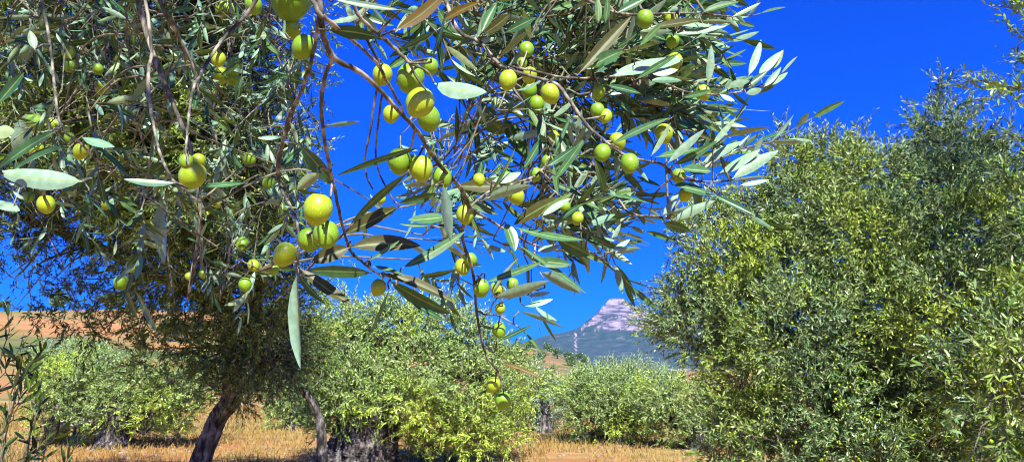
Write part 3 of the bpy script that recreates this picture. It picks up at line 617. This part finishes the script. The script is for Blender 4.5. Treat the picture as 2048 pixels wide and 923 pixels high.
# branch: list of (px, py, Y, r_px)
BR = {
 'main': [(560,-420,.75,12),(610,-150,.56,9),(637,-10,.50,8),(645,60,.51,7),(665,112,.53,7),(720,145,.55,6),(765,185,.57,5.5),(800,225,.59,5),(835,262,.62,5),(858,300,.66,5),(888,340,.70,5),(922,378,.75,5),(938,415,.79,5),(928,445,.82,4),(926,480,.84,3.5),(945,540,.88,3.5),(953,620,.92,3),(962,670,.94,3),(975,715,.96,2.6),(998,745,.97,2.4),(1004,772,.98,2)],
 'b2': [(645,60,.51,5),(662,120,.53,5),(650,150,.54,4.5),(643,200,.56,4.5),(645,255,.58,4.5),(656,315,.61,4.3),(667,370,.64,4),(680,430,.68,3.5),(692,475,.70,3.2),(702,503,.72,3.5),(725,523,.73,3),(752,545,.76,2.6),(800,560,.79,2),(850,568,.8,1.5)],
 'b3': [(625,0,.46,6),(640,28,.46,6.5),(668,50,.47,6),(700,76,.49,4.5),(722,95,.50,4),(752,125,.52,3.5),(772,160,.54,3.5),(800,210,.57,3),(812,240,.6,2)],
 'b4': [(690,-60,.50,6),(712,20,.51,5),(735,50,.52,4.5),(762,72,.53,5),(795,102,.54,4.5),(820,127,.54,3.5)],
 'b5': [(745,-40,.60,4),(728,25,.56,3.5),(714,48,.55,4),(735,82,.57,3.5),(762,135,.6,3),(790,190,.66,2.5)],
 'b6': [(860,-160,1.1,7),(905,40,1.02,5),(960,85,.98,4.5),(1003,132,.95,4),(1060,152,.93,4),(1112,168,.92,4),(1135,195,.91,4),(1172,248,.91,4),(1205,278,.91,3.5),(1245,308,.92,3.2),(1285,320,.94,3.2),(1322,328,.96,3),(1348,352,.98,2.5),(1395,362,1.0,2.2),(1440,363,1.02,1.8),(1480,358,1.04,1.5)],
 'b7': [(1003,132,.95,3),(1060,140,.97,3),(1120,154,.98,3),(1180,156,.98,2.8),(1250,152,.98,2.4),(1310,148,.99,1.8)],
 'b8': [(1080,-120,1.15,5),(1150,-20,1.08,4.5),(1230,25,1.04,3.5),(1300,28,1.04,3),(1370,26,1.06,2.5),(1430,30,1.08,2),(1470,34,1.1,1.4)],
 'b9': [(1250,152,.98,2.6),(1322,165,1.0,2.6),(1375,184,1.03,2.5),(1430,189,1.05,2.2),(1480,184,1.06,2),(1530,168,1.08,1.5),(1560,150,1.1,1)],
 'b10': [(1050,170,1.25,4),(1100,240,1.22,3.2),(1170,305,1.2,3),(1200,350,1.2,2.8),(1238,400,1.2,2.8),(1263,428,1.2,2.8),(1310,432,1.2,2.4),(1350,440,1.2,1.6)],
 'b11': [(938,415,.79,3.5),(980,440,.84,3),(1030,470,.88,3),(1070,490,.92,2.8),(1120,500,.97,2.5),(1170,500,1.0,2),(1205,520,1.02,2),(1230,540,1.03,2)],
 'b12': [(637,30,.60,4),(628,100,.64,4),(606,175,.68,4),(578,235,.72,5),(566,285,.74,5),(556,330,.76,5),(562,375,.78,3.5),(590,430,.72,3),(598,480,.70,3),(595,530,.70,3)],
 'b13': [(300,-90,.95,7),(322,8,.96,6),(342,45,.98,6),(360,78,1.0,5),(385,130,1.02,4),(400,200,1.04,3)],
 'b14': [(285,-40,.80,6),(303,92,.80,5),(297,140,.78,6),(298,195,.77,6),(308,255,.74,4.5),(320,305,.72,4.5),(345,358,.68,4.5),(372,382,.66,4),(400,404,.65,3.5)],
 'b15': [(545,-60,.80,6),(500,20,.80,6),(462,60,.80,5),(432,98,.78,5),(408,138,.76,5.5),(386,180,.72,4.5),(376,250,.68,4),(372,300,.66,3.5),(378,330,.64,3)],
 'b16': [(262,-60,1.3,9),(300,90,1.3,8),(345,205,1.3,7),(385,310,1.3,6),(400,420,1.3,5),(390,520,1.35,5),(375,600,1.4,3)],
 'b17': [(60,-120,.8,6),(100,90,.76,4.5),(118,240,.70,4),(160,285,.72,3.6),(200,325,.76,3),(260,370,.85,3),(330,420,.95,3),(430,490,1.05,2.5),(520,540,1.1,2)],
 'b18': [(-80,120,.5,7),(-40,260,.46,6),(-20,330,.44,4),(30,350,.44,3),(160,362,.46,2)],
 'b19': [(755,165,.62,3),(742,250,.64,2.6),(730,318,.66,2.4),(733,350,.66,2.2),(745,378,.67,1.8)],
 'b20': [(765,185,.64,2.8),(752,285,.67,2.4),(755,335,.68,2.2),(775,380,.70,2.0),(790,405,.71,1.8)],
 'b21': [(1322,328,.96,2.5),(1345,350,.98,2.2),(1312,385,1.02,2.2),(1302,415,1.05,1.8),(1298,430,1.08,1.5)],
 'b22': [(938,415,.79,3),(975,385,.8,2.6),(1025,368,.85,2.6),(1072,350,.9,2.5),(1095,322,.95,2.2),(1108,285,1.0,2)],
 'b23': [(953,620,.92,2.5),(975,628,.93,2),(990,600,.93,2),(1010,590,.94,1.8),(1040,590,.96,1.6),(1090,575,1.0,1.2)],
 'b24': [(975,628,.93,1.8),(1000,632,.94,1.6),(1040,655,.95,1.6),(1055,670,.96,1.2),(1080,700,.97,1)],
 'c1': [(-100,-160,1.9,3.5),(60,20,1.9,3),(160,90,2.0,3),(250,200,2.1,3),(300,330,2.2,2.6),(330,480,2.3,2.2),(350,620,2.4,1.6)],
 'c2': [(450,-160,2.2,3.5),(470,60,2.2,3),(430,200,2.3,3),(440,340,2.4,2.6),(460,480,2.5,2.2),(440,600,2.6,1.5)],
 'c3': [(250,-160,2.4,3.5),(230,60,2.4,3),(140,200,2.5,3),(60,330,2.6,2.4),(20,430,2.6,1.6)],
 'c4': [(560,-160,1.9,3.5),(540,60,2,3),(590,200,2.1,2.6),(560,300,2.2,2.2),(540,400,2.2,1.6)],
 'c5': [(1150,-160,1.5,3.5),(1130,60,1.4,3),(1080,200,1.5,2.6),(1040,330,1.6,2)],
 'c6': [(1130,60,1.4,3),(1230,130,1.25,2.6),(1300,200,1.25,2.4),(1350,260,1.2,2)],
 'c7': [(960,-160,1.5,3.5),(950,85,1.5,3),(930,250,1.8,2.6),(880,330,2,2)],
 'b25': [(595,480,.70,3),(610,475,.68,3),(640,450,.62,3),(650,430,.60,3)],
}
names = list(BR); bpts = {}; samples = []
for k in names:
    q = BR[k]; pts = [P(a, b, c) for a, b, c, r in q]; rad = [r*c/FPX*(.88 if k not in ('b13','b14','b15','b16','b17') else .66) for a, b, c, r in q]
    p, r = smooth_path(pts, rad, 6); bpts[k] = [p, r, MB()]
    # nodes: small swellings along the twig
    r2 = r*(1+.18*np.maximum(0, np.sin(np.arange(len(r))*2.1+rng.uniform(0, 6)))**4)
    p = p+np.vstack([np.zeros(3), rng.normal(0, .00022, (len(p)-1, 3))])
    bpts[k][2].add(*tube(p, r2, 8))
    for s in p: samples.append((s, k))
SP = np.array([s for s, k in samples]); SK = [k for s, k in samples]
def px_of(p):
    d = p-np.array([0, 0, EYE]); z = d[..., 1]*cp+d[..., 2]*sp_; v = -d[..., 1]*sp_+d[..., 2]*cp
    return 1024+FPX*d[..., 0]/z, 461.5-FPX*v/z
SPX, SPY = px_of(SP)
def nearest_px(px, py, Y=None):
    d = np.hypot(SPX-px, SPY-py)
    if Y is not None: d = d+np.abs(SP[:, 1]-Y)*180
    i = int(np.argmin(d)); return i
def stalk(a, i, r=.0009, sag=.006):
    """a thin stalk from point a back to the twig"""
    b = SP[i]; mid = (a+b)/2+rng.normal(0, .12, 3)*np.linalg.norm(a-b)
    p, q = smooth_path([b, mid, a], [r*1.3, r, r*.9], 5); bpts[SK[i]][2].add(*tube(p, q, 5))
OL = [(582,-6,40),(583,58,19),(608,94,23),(765,149,20),(821,155,29),(840,205,30),(857,236,25),(782,228,17),(861,133,16),(1016,160,19),(1053,99,16),(1059,150,16),(1058,180,17),(1100,187,20),(1073,208,16),(1090,130,17),
 (1044,126,11),(1166,62,16),(1290,38,17),(1342,38,14),(1345,82,14),(1350,122,16),(1195,221,15),(1211,232,14),(1197,182,14),(1406,185,15),(799,322,25),(842,336,25),(884,354,20),(636,417,29),(652,468,26),(762,398,10),(538,366,13),
 (958,359,13),(1012,356,15),(930,429,19),(1072,348,13),(1108,275,14),(1095,322,13),(1031,390,18),(1205,305,18),(1235,282,17),(1259,326,19),(1328,266,18),(1357,352,15),(1371,388,14),(1130,413,12),(1155,436,13),
 (618,478,22),(570,508,23),(547,538,11),(757,574,16),(941,519,14),(925,533,16),(962,575,18),(994,577,14),(1025,568,13),(1000,616,11),(998,659,15),(987,768,15),(1006,800,16),
 (450,20,18),(507,10,16),(437,118,14),(468,133,16),(442,150,15),(466,156,13),(385,350,25),(372,322,13),(396,322,14),(465,416,14),(433,407,8),(498,318,13),
 (137,104,12),(142,130,13),(206,175,14),(196,138,9),(72,298,13),(139,275,9),(162,302,13),(70,245,14),(105,250,12),(58,392,9),(92,408,15),(252,404,9),(212,409,8),(242,564,13),(266,530,13),(485,488,14),(507,530,12),(490,568,13),(378,551,8),(405,548,7),(1047,62,9),(1130,460,10)]
def olive_mesh(r):
    V, F = ICO3
    v = V.copy(); z = v[:, 2]
    v[:, :2] *= (1-.06*z*z+.02*z)[:, None]; v[:, 2] = z*1.17
    tip = np.clip((-z-.93)/.07, 0, 1); v[:, 2] -= .05*tip
    dim = np.clip((z-.94)/.06, 0, 1); v[:, 2] -= .07*dim
    return v*r, F
ICO3 = ico(3)
olive_jobs = []
for n_, (x, y, rp) in enumerate(OL):
    i = nearest_px(x, y-rp*.9)
    Yb = SP[i, 1]; Ye = .0112*FPX/rp*.97
    Yq = float(np.clip(Ye, Yb-.09, Yb+.02)); Yq = Yq if rp > 10 else Ye
    c = P(x, y, Yq); dist = np.linalg.norm(c-[0, 0, EYE])
    r = rp*dist/FPX*.94
    ax = norm(np.array([rng.normal(0, .28), rng.normal(0, .28), 1.]))       # stalk end up
    top = c+ax*r*1.08
    j = nearest_px(x, y-rp*1.6, Yq)
    stalk(top, j, .0010)
    olive_jobs.append((c, r, ax, SK[j], n_))
# traced large leaves: x0,y0 (foot) -> x1,y1 (tip), width, flag  (p pale underside, g upper side, d turned from the sun, b olive brown, partly shade put into the colour, o yellowing)
LV = [(790,60,915,2,24,'o'),(885,42,955,-2,15,'o'),(920,160,1058,66,24,'p'),(932,162,1040,112,20,'g'),(945,168,1012,138,11,'g'),(868,166,966,204,34,'p'),(958,190,1052,214,20,'p'),(872,62,800,98,13,'d'),(862,118,897,32,11,'d'),(884,126,920,76,13,'d'),
 (656,60,756,62,25,'d'),(802,20,664,6,11,'g'),(963,66,986,8,18,'g'),(966,68,1026,36,19,'b'),(1010,66,1072,34,16,'g'),(1026,46,1096,4,14,'g'),(1000,38,1052,-4,14,'g'),(985,30,1012,-10,14,'g'),(1042,28,1056,-14,10,'p'),(1075,68,1128,54,14,'g'),
 (1155,150,1262,28,24,'b'),(1218,152,1376,96,26,'p'),(1265,92,1306,38,15,'p'),(1278,92,1326,50,12,'g'),(1184,132,1242,98,26,'g'),(1190,146,1238,112,14,'g'),(1102,122,1166,24,12,'g'),(1118,126,1180,26,12,'p'),(1080,86,1116,96,11,'p'),(1196,46,1200,-6,14,'g'),(1210,46,1222,-4,12,'g'),
 (1234,26,1292,-4,15,'g'),(1270,160,1356,104,12,'g'),(1300,146,1356,140,15,'p'),(1300,162,1364,150,12,'p'),(1214,170,1282,186,11,'g'),(1274,190,1344,187,12,'g'),(1250,236,1346,206,12,'g'),(1290,242,1382,206,11,'g'),(1325,244,1362,184,9,'g'),
 (1302,56,1404,38,14,'b'),(1356,50,1428,46,9,'p'),(1352,68,1450,56,10,'p'),(1464,34,1525,9,7,'p'),(1400,44,1464,38,8,'d'),(1404,26,1472,-2,12,'g'),(1362,120,1400,115,10,'d'),(1415,170,1432,90,14,'p'),(1497,152,1528,80,15,'p'),(1517,152,1555,102,17,'p'),(1542,140,1568,102,13,'p'),(1562,148,1592,110,5,'p'),
 (1438,188,1516,149,11,'g'),(1455,176,1496,152,14,'p'),(1480,182,1536,144,12,'g'),(1528,174,1560,138,11,'p'),(1492,187,1524,178,13,'p'),(1518,186,1572,150,13,'d'),(1534,172,1576,147,10,'p'),(1440,189,1470,202,9,'p'),(1365,195,1426,184,11,'g'),
 (1335,326,1407,257,15,'p'),(1345,330,1438,292,16,'g'),(1404,326,1478,274,16,'p'),(1424,292,1466,237,11,'p'),(1434,352,1518,292,18,'p'),(1464,358,1556,292,22,'p'),(1460,362,1536,350,6,'d'),(1480,370,1538,362,9,'p'),(1460,308,1497,268,5,'p'),(1504,322,1522,272,9,'p'),(1362,336,1422,346,19,'g'),(1345,370,1432,384,24,'g'),
 (1364,302,1456,316,8,'d'),(1312,314,1402,300,18,'g'),(1424,388,1512,428,11,'g'),(1345,440,1432,400,18,'p'),(1318,432,1430,404,9,'d'),(1326,430,1360,384,14,'p'),(1325,444,1382,462,20,'d'),(1302,312,1346,250,10,'p'),(1350,240,1386,262,9,'g'),(1392,268,1426,277,7,'b'),
 (1104,366,1176,274,15,'g'),(1094,332,1152,300,14,'g'),(1144,386,1182,328,12,'p'),(1080,430,1142,380,14,'g'),(1138,390,1222,425,12,'g'),(1112,442,1164,404,11,'g'),(1150,412,1204,426,22,'p'),(1174,452,1228,424,14,'p'),(1190,436,1264,430,14,'d'),(1108,312,1140,228,8,'g'),(1195,346,1190,388,14,'d'),(1224,388,1248,364,7,'p'),(1230,392,1272,388,9,'p'),(1258,428,1288,398,6,'d'),(1150,312,1242,309,8,'d'),(1224,288,1332,224,14,'g'),
 (1006,238,1056,316,32,'g'),(950,222,1012,268,34,'d'),(928,312,1022,278,10,'g'),(948,326,1028,292,20,'g'),(985,236,866,276,11,'d'),(932,326,952,250,8,'d'),(975,396,1036,300,7,'d'),(1062,362,914,392,30,'b'),(962,402,1062,364,20,'d'),(984,362,1042,344,18,'p'),(1124,394,1024,442,26,'b'),(1084,432,1136,390,13,'p'),(898,432,818,446,20,'g'),(862,450,800,457,8,'g'),(886,368,892,482,26,'d'),(880,386,800,408,17,'d'),(1050,272,1102,234,10,'g'),
 (668,372,608,288,28,'d'),(640,346,594,378,22,'d'),(606,294,567,323,10,'g'),(842,294,668,342,13,'d'),(818,344,690,434,15,'d'),(650,252,720,247,9,'d'),(800,412,692,472,26,'b'),(700,494,838,470,32,'b'),(700,494,622,522,30,'b'),(745,545,612,540,24,'d'),(738,520,802,484,8,'g'),(742,532,812,545,11,'g'),(802,536,936,478,20,'g'),(600,536,700,620,22,'b'),(594,544,586,736,22,'d'),(596,546,642,612,12,'d'),(778,578,742,676,9,'d'),(762,546,914,579,19,'b'),(778,560,892,636,24,'d'),(820,602,888,642,11,'g'),(838,552,910,545,11,'d'),
 (970,564,1088,528,14,'g'),(984,592,1032,508,11,'d'),(1010,444,1034,502,23,'g'),(1030,454,1162,500,15,'g'),(1038,490,1178,580,11,'g'),(1064,522,1142,524,22,'g'),(1080,544,1164,582,22,'d'),(988,594,1100,577,22,'d'),(1054,592,1102,584,9,'p'),(1050,612,1106,600,11,'p'),(1038,622,1128,646,9,'d'),(994,682,1068,652,8,'g'),(1050,664,1088,706,6,'g'),(962,650,986,658,7,'d'),(1002,724,1080,748,9,'o'),
 (1178,468,1232,502,16,'d'),(1225,502,1260,478,11,'p'),(1230,506,1282,491,11,'d'),(1204,466,1228,482,8,'p'),(1222,482,1244,450,9,'p'),(1112,478,1182,502,28,'d'),(1074,502,1118,488,14,'p'),(1205,520,1232,542,4,'d'),
 (166,362,-6,358,34,'p'),(25,304,68,218,26,'p'),(112,262,-8,322,16,'g'),(136,290,12,334,12,'g'),(-16,262,28,268,22,'p'),(-14,400,46,416,15,'p'),(164,274,224,291,14,'p'),(350,366,248,370,12,'p'),(298,352,332,320,22,'d'),(325,392,326,528,28,'d'),(-6,38,166,24,10,'d'),(30,66,106,60,13,'p'),(70,100,60,58,13,'p'),(-6,208,52,144,15,'g'),(184,92,236,58,12,'d'),(395,372,492,372,13,'g'),(270,580,322,672,13,'d'),(245,560,275,640,10,'d'),(120,50,168,42,5,'p')]
leaf_jobs = []
camp = np.array([0, 0, EYE])
for (x0, y0, x1, y1, wd, fl) in LV:
    i = nearest_px(x0, y0); Yb = SP[i, 1]
    if math.hypot(SPX[i]-x0, SPY[i]-y0) > 90: Yb += .1
    Yb += rng.uniform(-.06, .01)
    a = P(x0, y0, Yb); lp = math.hypot(x1-x0, y1-y0)
    b = P(x1, y1, Yb+rng.uniform(-.35, .35)*lp*Yb/FPX)
    L = np.linalg.norm(b-a); ax = (b-a)/L
    v = norm(camp-(a+b)/2); nv = norm(v-ax*np.dot(v, ax)); sd = np.cross(ax, nv)
    best = None
    for q in np.linspace(-62, 62, 15):
        n = nv*math.cos(R(q))+sd*math.sin(R(q)); s = float(np.dot(n, SUN))
        val = (-abs(s-.05) if fl == 'd' else s*.8-abs(q)*.006)+rng.normal(0, .12)
        if best is None or val > best[0]: best = (val, q, n)
    q, n = best[1], best[2]
    W = wd*np.linalg.norm(a-camp)/FPX/max(.62, math.cos(R(q)))*1.02
    nn = n if fl in 'gbdo' else -n
    if fl == 'd' and rng.random() < .3: nn = -n
    bend = rng.normal(0, .07); curl = rng.normal(0, .09)
    leaf_jobs.append((L*W, a, ax, nn, L, W, bend, curl, fl, i))
    if np.linalg.norm(a-SP[i]) > .004: stalk(a, i, .0009)
leaf_jobs.sort(key=lambda t: -t[0])
# branches become parts now that the stalks are on them
BO = {}
for k in names: BO[k] = bpts[k][2].build('branch', M_BRANCH, near, smooth=True)
for (c, r, ax, k, n_) in olive_jobs:
    V, F = olive_mesh(1.0)
    z = ax; x = norm(np.cross([0, 1, .1], z)); y = np.cross(z, x)
    V = (V@np.stack([x, y, z]))*r*rng.uniform(.97, 1.03)+c
    MB().add(V, F).build('olive', M_FRUIT[n_ % 2], BO[k], smooth=True, origin=c)
fol = MB()
for j, (_, a, ax, nn, L, W, bend, curl, fl, i) in enumerate(leaf_jobs):
    V, F, UV = leaf_big(a, ax, nn, L, W, bend, rng.uniform(.08, .38), curl)
    if j < 100: MB().add(V, F, 0, UV).build('leaf', {'o': M_BROWN, 'b': M_OLIVE}.get(fl, M_NEAR), BO[SK[i]], smooth=True, origin=a)
    else: fol.add(V, F, {'o': 1, 'b': 3}.get(fl, 0), UV)
# the many smaller leaves on the same branches
BIG = [sprig(int(rng.integers(4, 8)), rng.uniform(.12, .19), .066, True, rng.uniform(.0, .3)) for _ in range(14)]
def fill(boxes):
    pos = []; dr = []; sc = []
    for (x0, x1, y0, y1, n, Ya, Yb, dx, dy) in boxes:
        for _ in range(n):
            x, y, Y = rng.uniform(x0, x1), rng.uniform(y0, y1), rng.uniform(Ya, Yb)+.10
            p = P(x, y, Y); q = P(x+dx+rng.normal(0, 45), y+dy+rng.normal(0, 45), Y+rng.normal(0, .03))
            pos.append(p); dr.append(norm(q-p)); sc.append(rng.uniform(.75, 1.1))
    return np.array(pos), np.array(dr), np.array(sc)
boxes = [(900,1340,-30,120,34,1.0,1.35,90,-30),(950,1330,120,240,24,1.0,1.35,90,-5),(1000,1160,250,470,9,1.0,1.4,60,10),(560,640,60,200,8,1.6,2.2,-10,70),(700,900,440,520,3,.95,1.3,50,20),(900,1100,-40,120,16,1.0,1.5,80,-30),(1080,1300,0,160,22,1.0,1.4,90,-20),(1120,1340,130,230,14,1.0,1.4,90,0),(980,1200,120,220,10,1.0,1.4,90,0),(1220,1370,-20,40,10,1.05,1.3,70,-20),(1040,1130,360,450,6,1.0,1.3,70,0),(860,960,300,400,4,1.0,1.5,40,10),
 (-60,260,-60,200,26,1.3,2.6,10,40),(220,560,-60,240,36,1.3,2.8,10,60),(0,560,200,440,20,1.6,3.2,10,50),(300,600,420,560,8,2.0,3.2,0,60),
 (880,1060,-60,110,16,1.0,1.6,60,-20),(1040,1240,-40,150,22,1.05,1.6,80,-20),(1200,1380,-30,20,16,1.1,1.4,60,-40),(1180,1320,120,210,12,1.05,1.5,80,-10),(880,1080,110,230,12,1.1,1.7,50,20),
 (900,1020,230,330,8,1.3,2.2,30,60),(1060,1200,210,300,7,1.4,2.2,40,30),(1040,1150,330,430,8,1.1,1.6,60,0),(980,1080,420,480,5,1.05,1.4,60,10),(800,940,240,330,4,1.5,2.2,10,60),(760,880,-40,60,10,.9,1.5,30,20),
 (650,760,-60,10,8,.9,1.5,20,-10),(780,900,400,460,5,1.0,1.5,40,10),(1300,1420,320,350,4,1.05,1.2,60,-20),(1220,1300,120,200,6,1.1,1.5,60,0),
 (-40,180,-40,120,14,1.2,2.2,20,30),(180,420,-40,120,14,1.3,2.4,10,50),(420,560,-60,60,8,1.2,2.2,10,40),(-40,200,200,330,8,1.2,2.2,20,30),(240,520,200,420,8,1.4,2.6,10,60),(200,480,420,520,3,1.6,2.8,0,60),
 (560,640,120,260,6,1.6,2.6,-20,60),(520,620,300,430,6,1.3,2.2,10,30),(60,200,380,460,4,1.2,2.0,20,20),(395,420,540,550,2,1.5,1.6,60,-10)]
pos, dr, sc = fill(boxes)
idx = rng.integers(len(BIG), size=len(pos))
fmb = MB()
for k, t in enumerate(BIG):
    s = idx == k; place(fmb, t, pos[s], dr[s], sc[s])
fmb.m = [m_*2 for m_ in fmb.m]
fol.v += fmb.v; fol.uv += fmb.uv; fol.f += [f+fol.n for f in fmb.f]; fol.m += fmb.m; fol.n += fmb.n
# twigs that carry those sprays
for p, d in zip(pos, dr):
    j = int(np.argmin(np.linalg.norm(SP-p, axis=1)+.0*SP[:, 0])); a = SP[j]
    mid = (a+p)/2+np.array([0, 0, .05])+rng.normal(0, .02, 3)
    q, r = smooth_path([a, mid, p], [.0022, .0018, .0014], 5); fol.add(*tube(q, r, 5), 2)
o = fol.build('foliage', [M_NEAR, M_BROWN, M_TWIG, M_OLIVE], near, smooth=True); o['kind'] = 'stuff'
# limbs joining branches to the trunk; unseen canopy overhead and behind, added for shade
def limb(pts, rad):
    p, r = smooth_path(pts, rad, 7); MB().add(*tube(p, r, 10, .1, .02, 3)).build('branch', M_TRUNK, near, smooth=True)
top = np.array([-1.1, -.35, 2.5])
for k in ('main', 'b4', 'b5', 'b6', 'b8', 'b13', 'b14', 'b15', 'b16', 'b17', 'b18', 'c1', 'c2', 'c3', 'c4', 'c5', 'c7'):
    e = bpts[k][0][0]
    hub = np.array([-.55, .25, 3.0]) if k in ('main', 'b4', 'b5', 'b6', 'b8', 'b15') else np.array([-.85, .3, 2.7])
    if k in ('main', 'b13'): limb([top, (top+hub)/2+[0, 0, .08], hub], [.085, .06, .045])
    limb([hub, (hub+e)/2+np.array([0, 0, .06]), e], [.03, .012, bpts[k][1][0]])
limb([top, [-1.4, -.9, 3.0], [-1.3, -1.5, 3.6]], [.08, .05, .03])
cC = [(np.array([-.8, .6, 3.5]), .45, 1), (np.array([-1.4, 1.2, 3.5]), .5, 1), (np.array([-.85, 1.5, 3.55]), .4, .9), (np.array([-1.8, .2, 3.5]), .6, 1), (np.array([-.5, 1.0, 3.4]), .35, .8), (np.array([-1.9, 1.8, 3.9]), .5, .9), (np.array([-1.3, -1.3, 3.5]), .7, 1), (np.array([-.8, -.2, 3.5]), .6, .8), (np.array([-1.9, -.6, 3.3]), .7, 1), (np.array([-.5, -1.2, 3.6]), .5, .8), (np.array([-1.6, .5, 3.4]), .6, .8), (np.array([-.3,.4,3.4]), .45, .6)]
pos, dr = crown_pts(cC, 220, .1)
mb = MB(); tpk = kit('f', .062); idx = rng.integers(len(tpk), size=len(pos))
for k, t in enumerate(tpk):
    s = idx == k; place(mb, t, pos[s], dr[s], rng.uniform(.8, 1.2, s.sum()))
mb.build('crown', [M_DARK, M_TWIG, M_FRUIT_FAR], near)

# young shoots at the lower left corner
bx = P(-60, 1150, 2.4); bx[2] = 0
sap = empty('olive_sapling', tuple(bx), 'dark thin leafy olive shoots sticking up in the lower left corner', 'olive shoots')
mb = MB(); sb = MB(); pos = []; dr = []
for (x, y, Y) in [(5,700,2.3),(40,760,2.3),(75,800,2.4),(20,790,2.2),(95,880,2.4),(60,870,2.3),(10,860,2.2),(-30,760,2.3),(130,915,2.5),(35,920,2.2),(-20,690,2.3)]:
    e = P(x, y, Y); mid = (bx+e)/2+np.array([rng.normal(0, .05), 0, .08])
    p, r = smooth_path([bx, mid, e], [.010, .006, .002], 8); sb.add(*tube(p, r, 6))
    for q in (.5, .65, .8, .95, 1.):
        j = int(q*(len(p)-1)); pos.append(p[j]); dr.append(norm(norm(e-mid)+rng.normal(0, .4, 3)))
sb.build('stem', M_TWIG, sap, smooth=True)
pos = np.array(pos); dr = np.array(dr); idx = rng.integers(len(BIG), size=len(pos))
for k, t in enumerate(BIG):
    s = idx == k; place(mb, t, pos[s], dr[s], rng.uniform(.7, 1.0, s.sum()))
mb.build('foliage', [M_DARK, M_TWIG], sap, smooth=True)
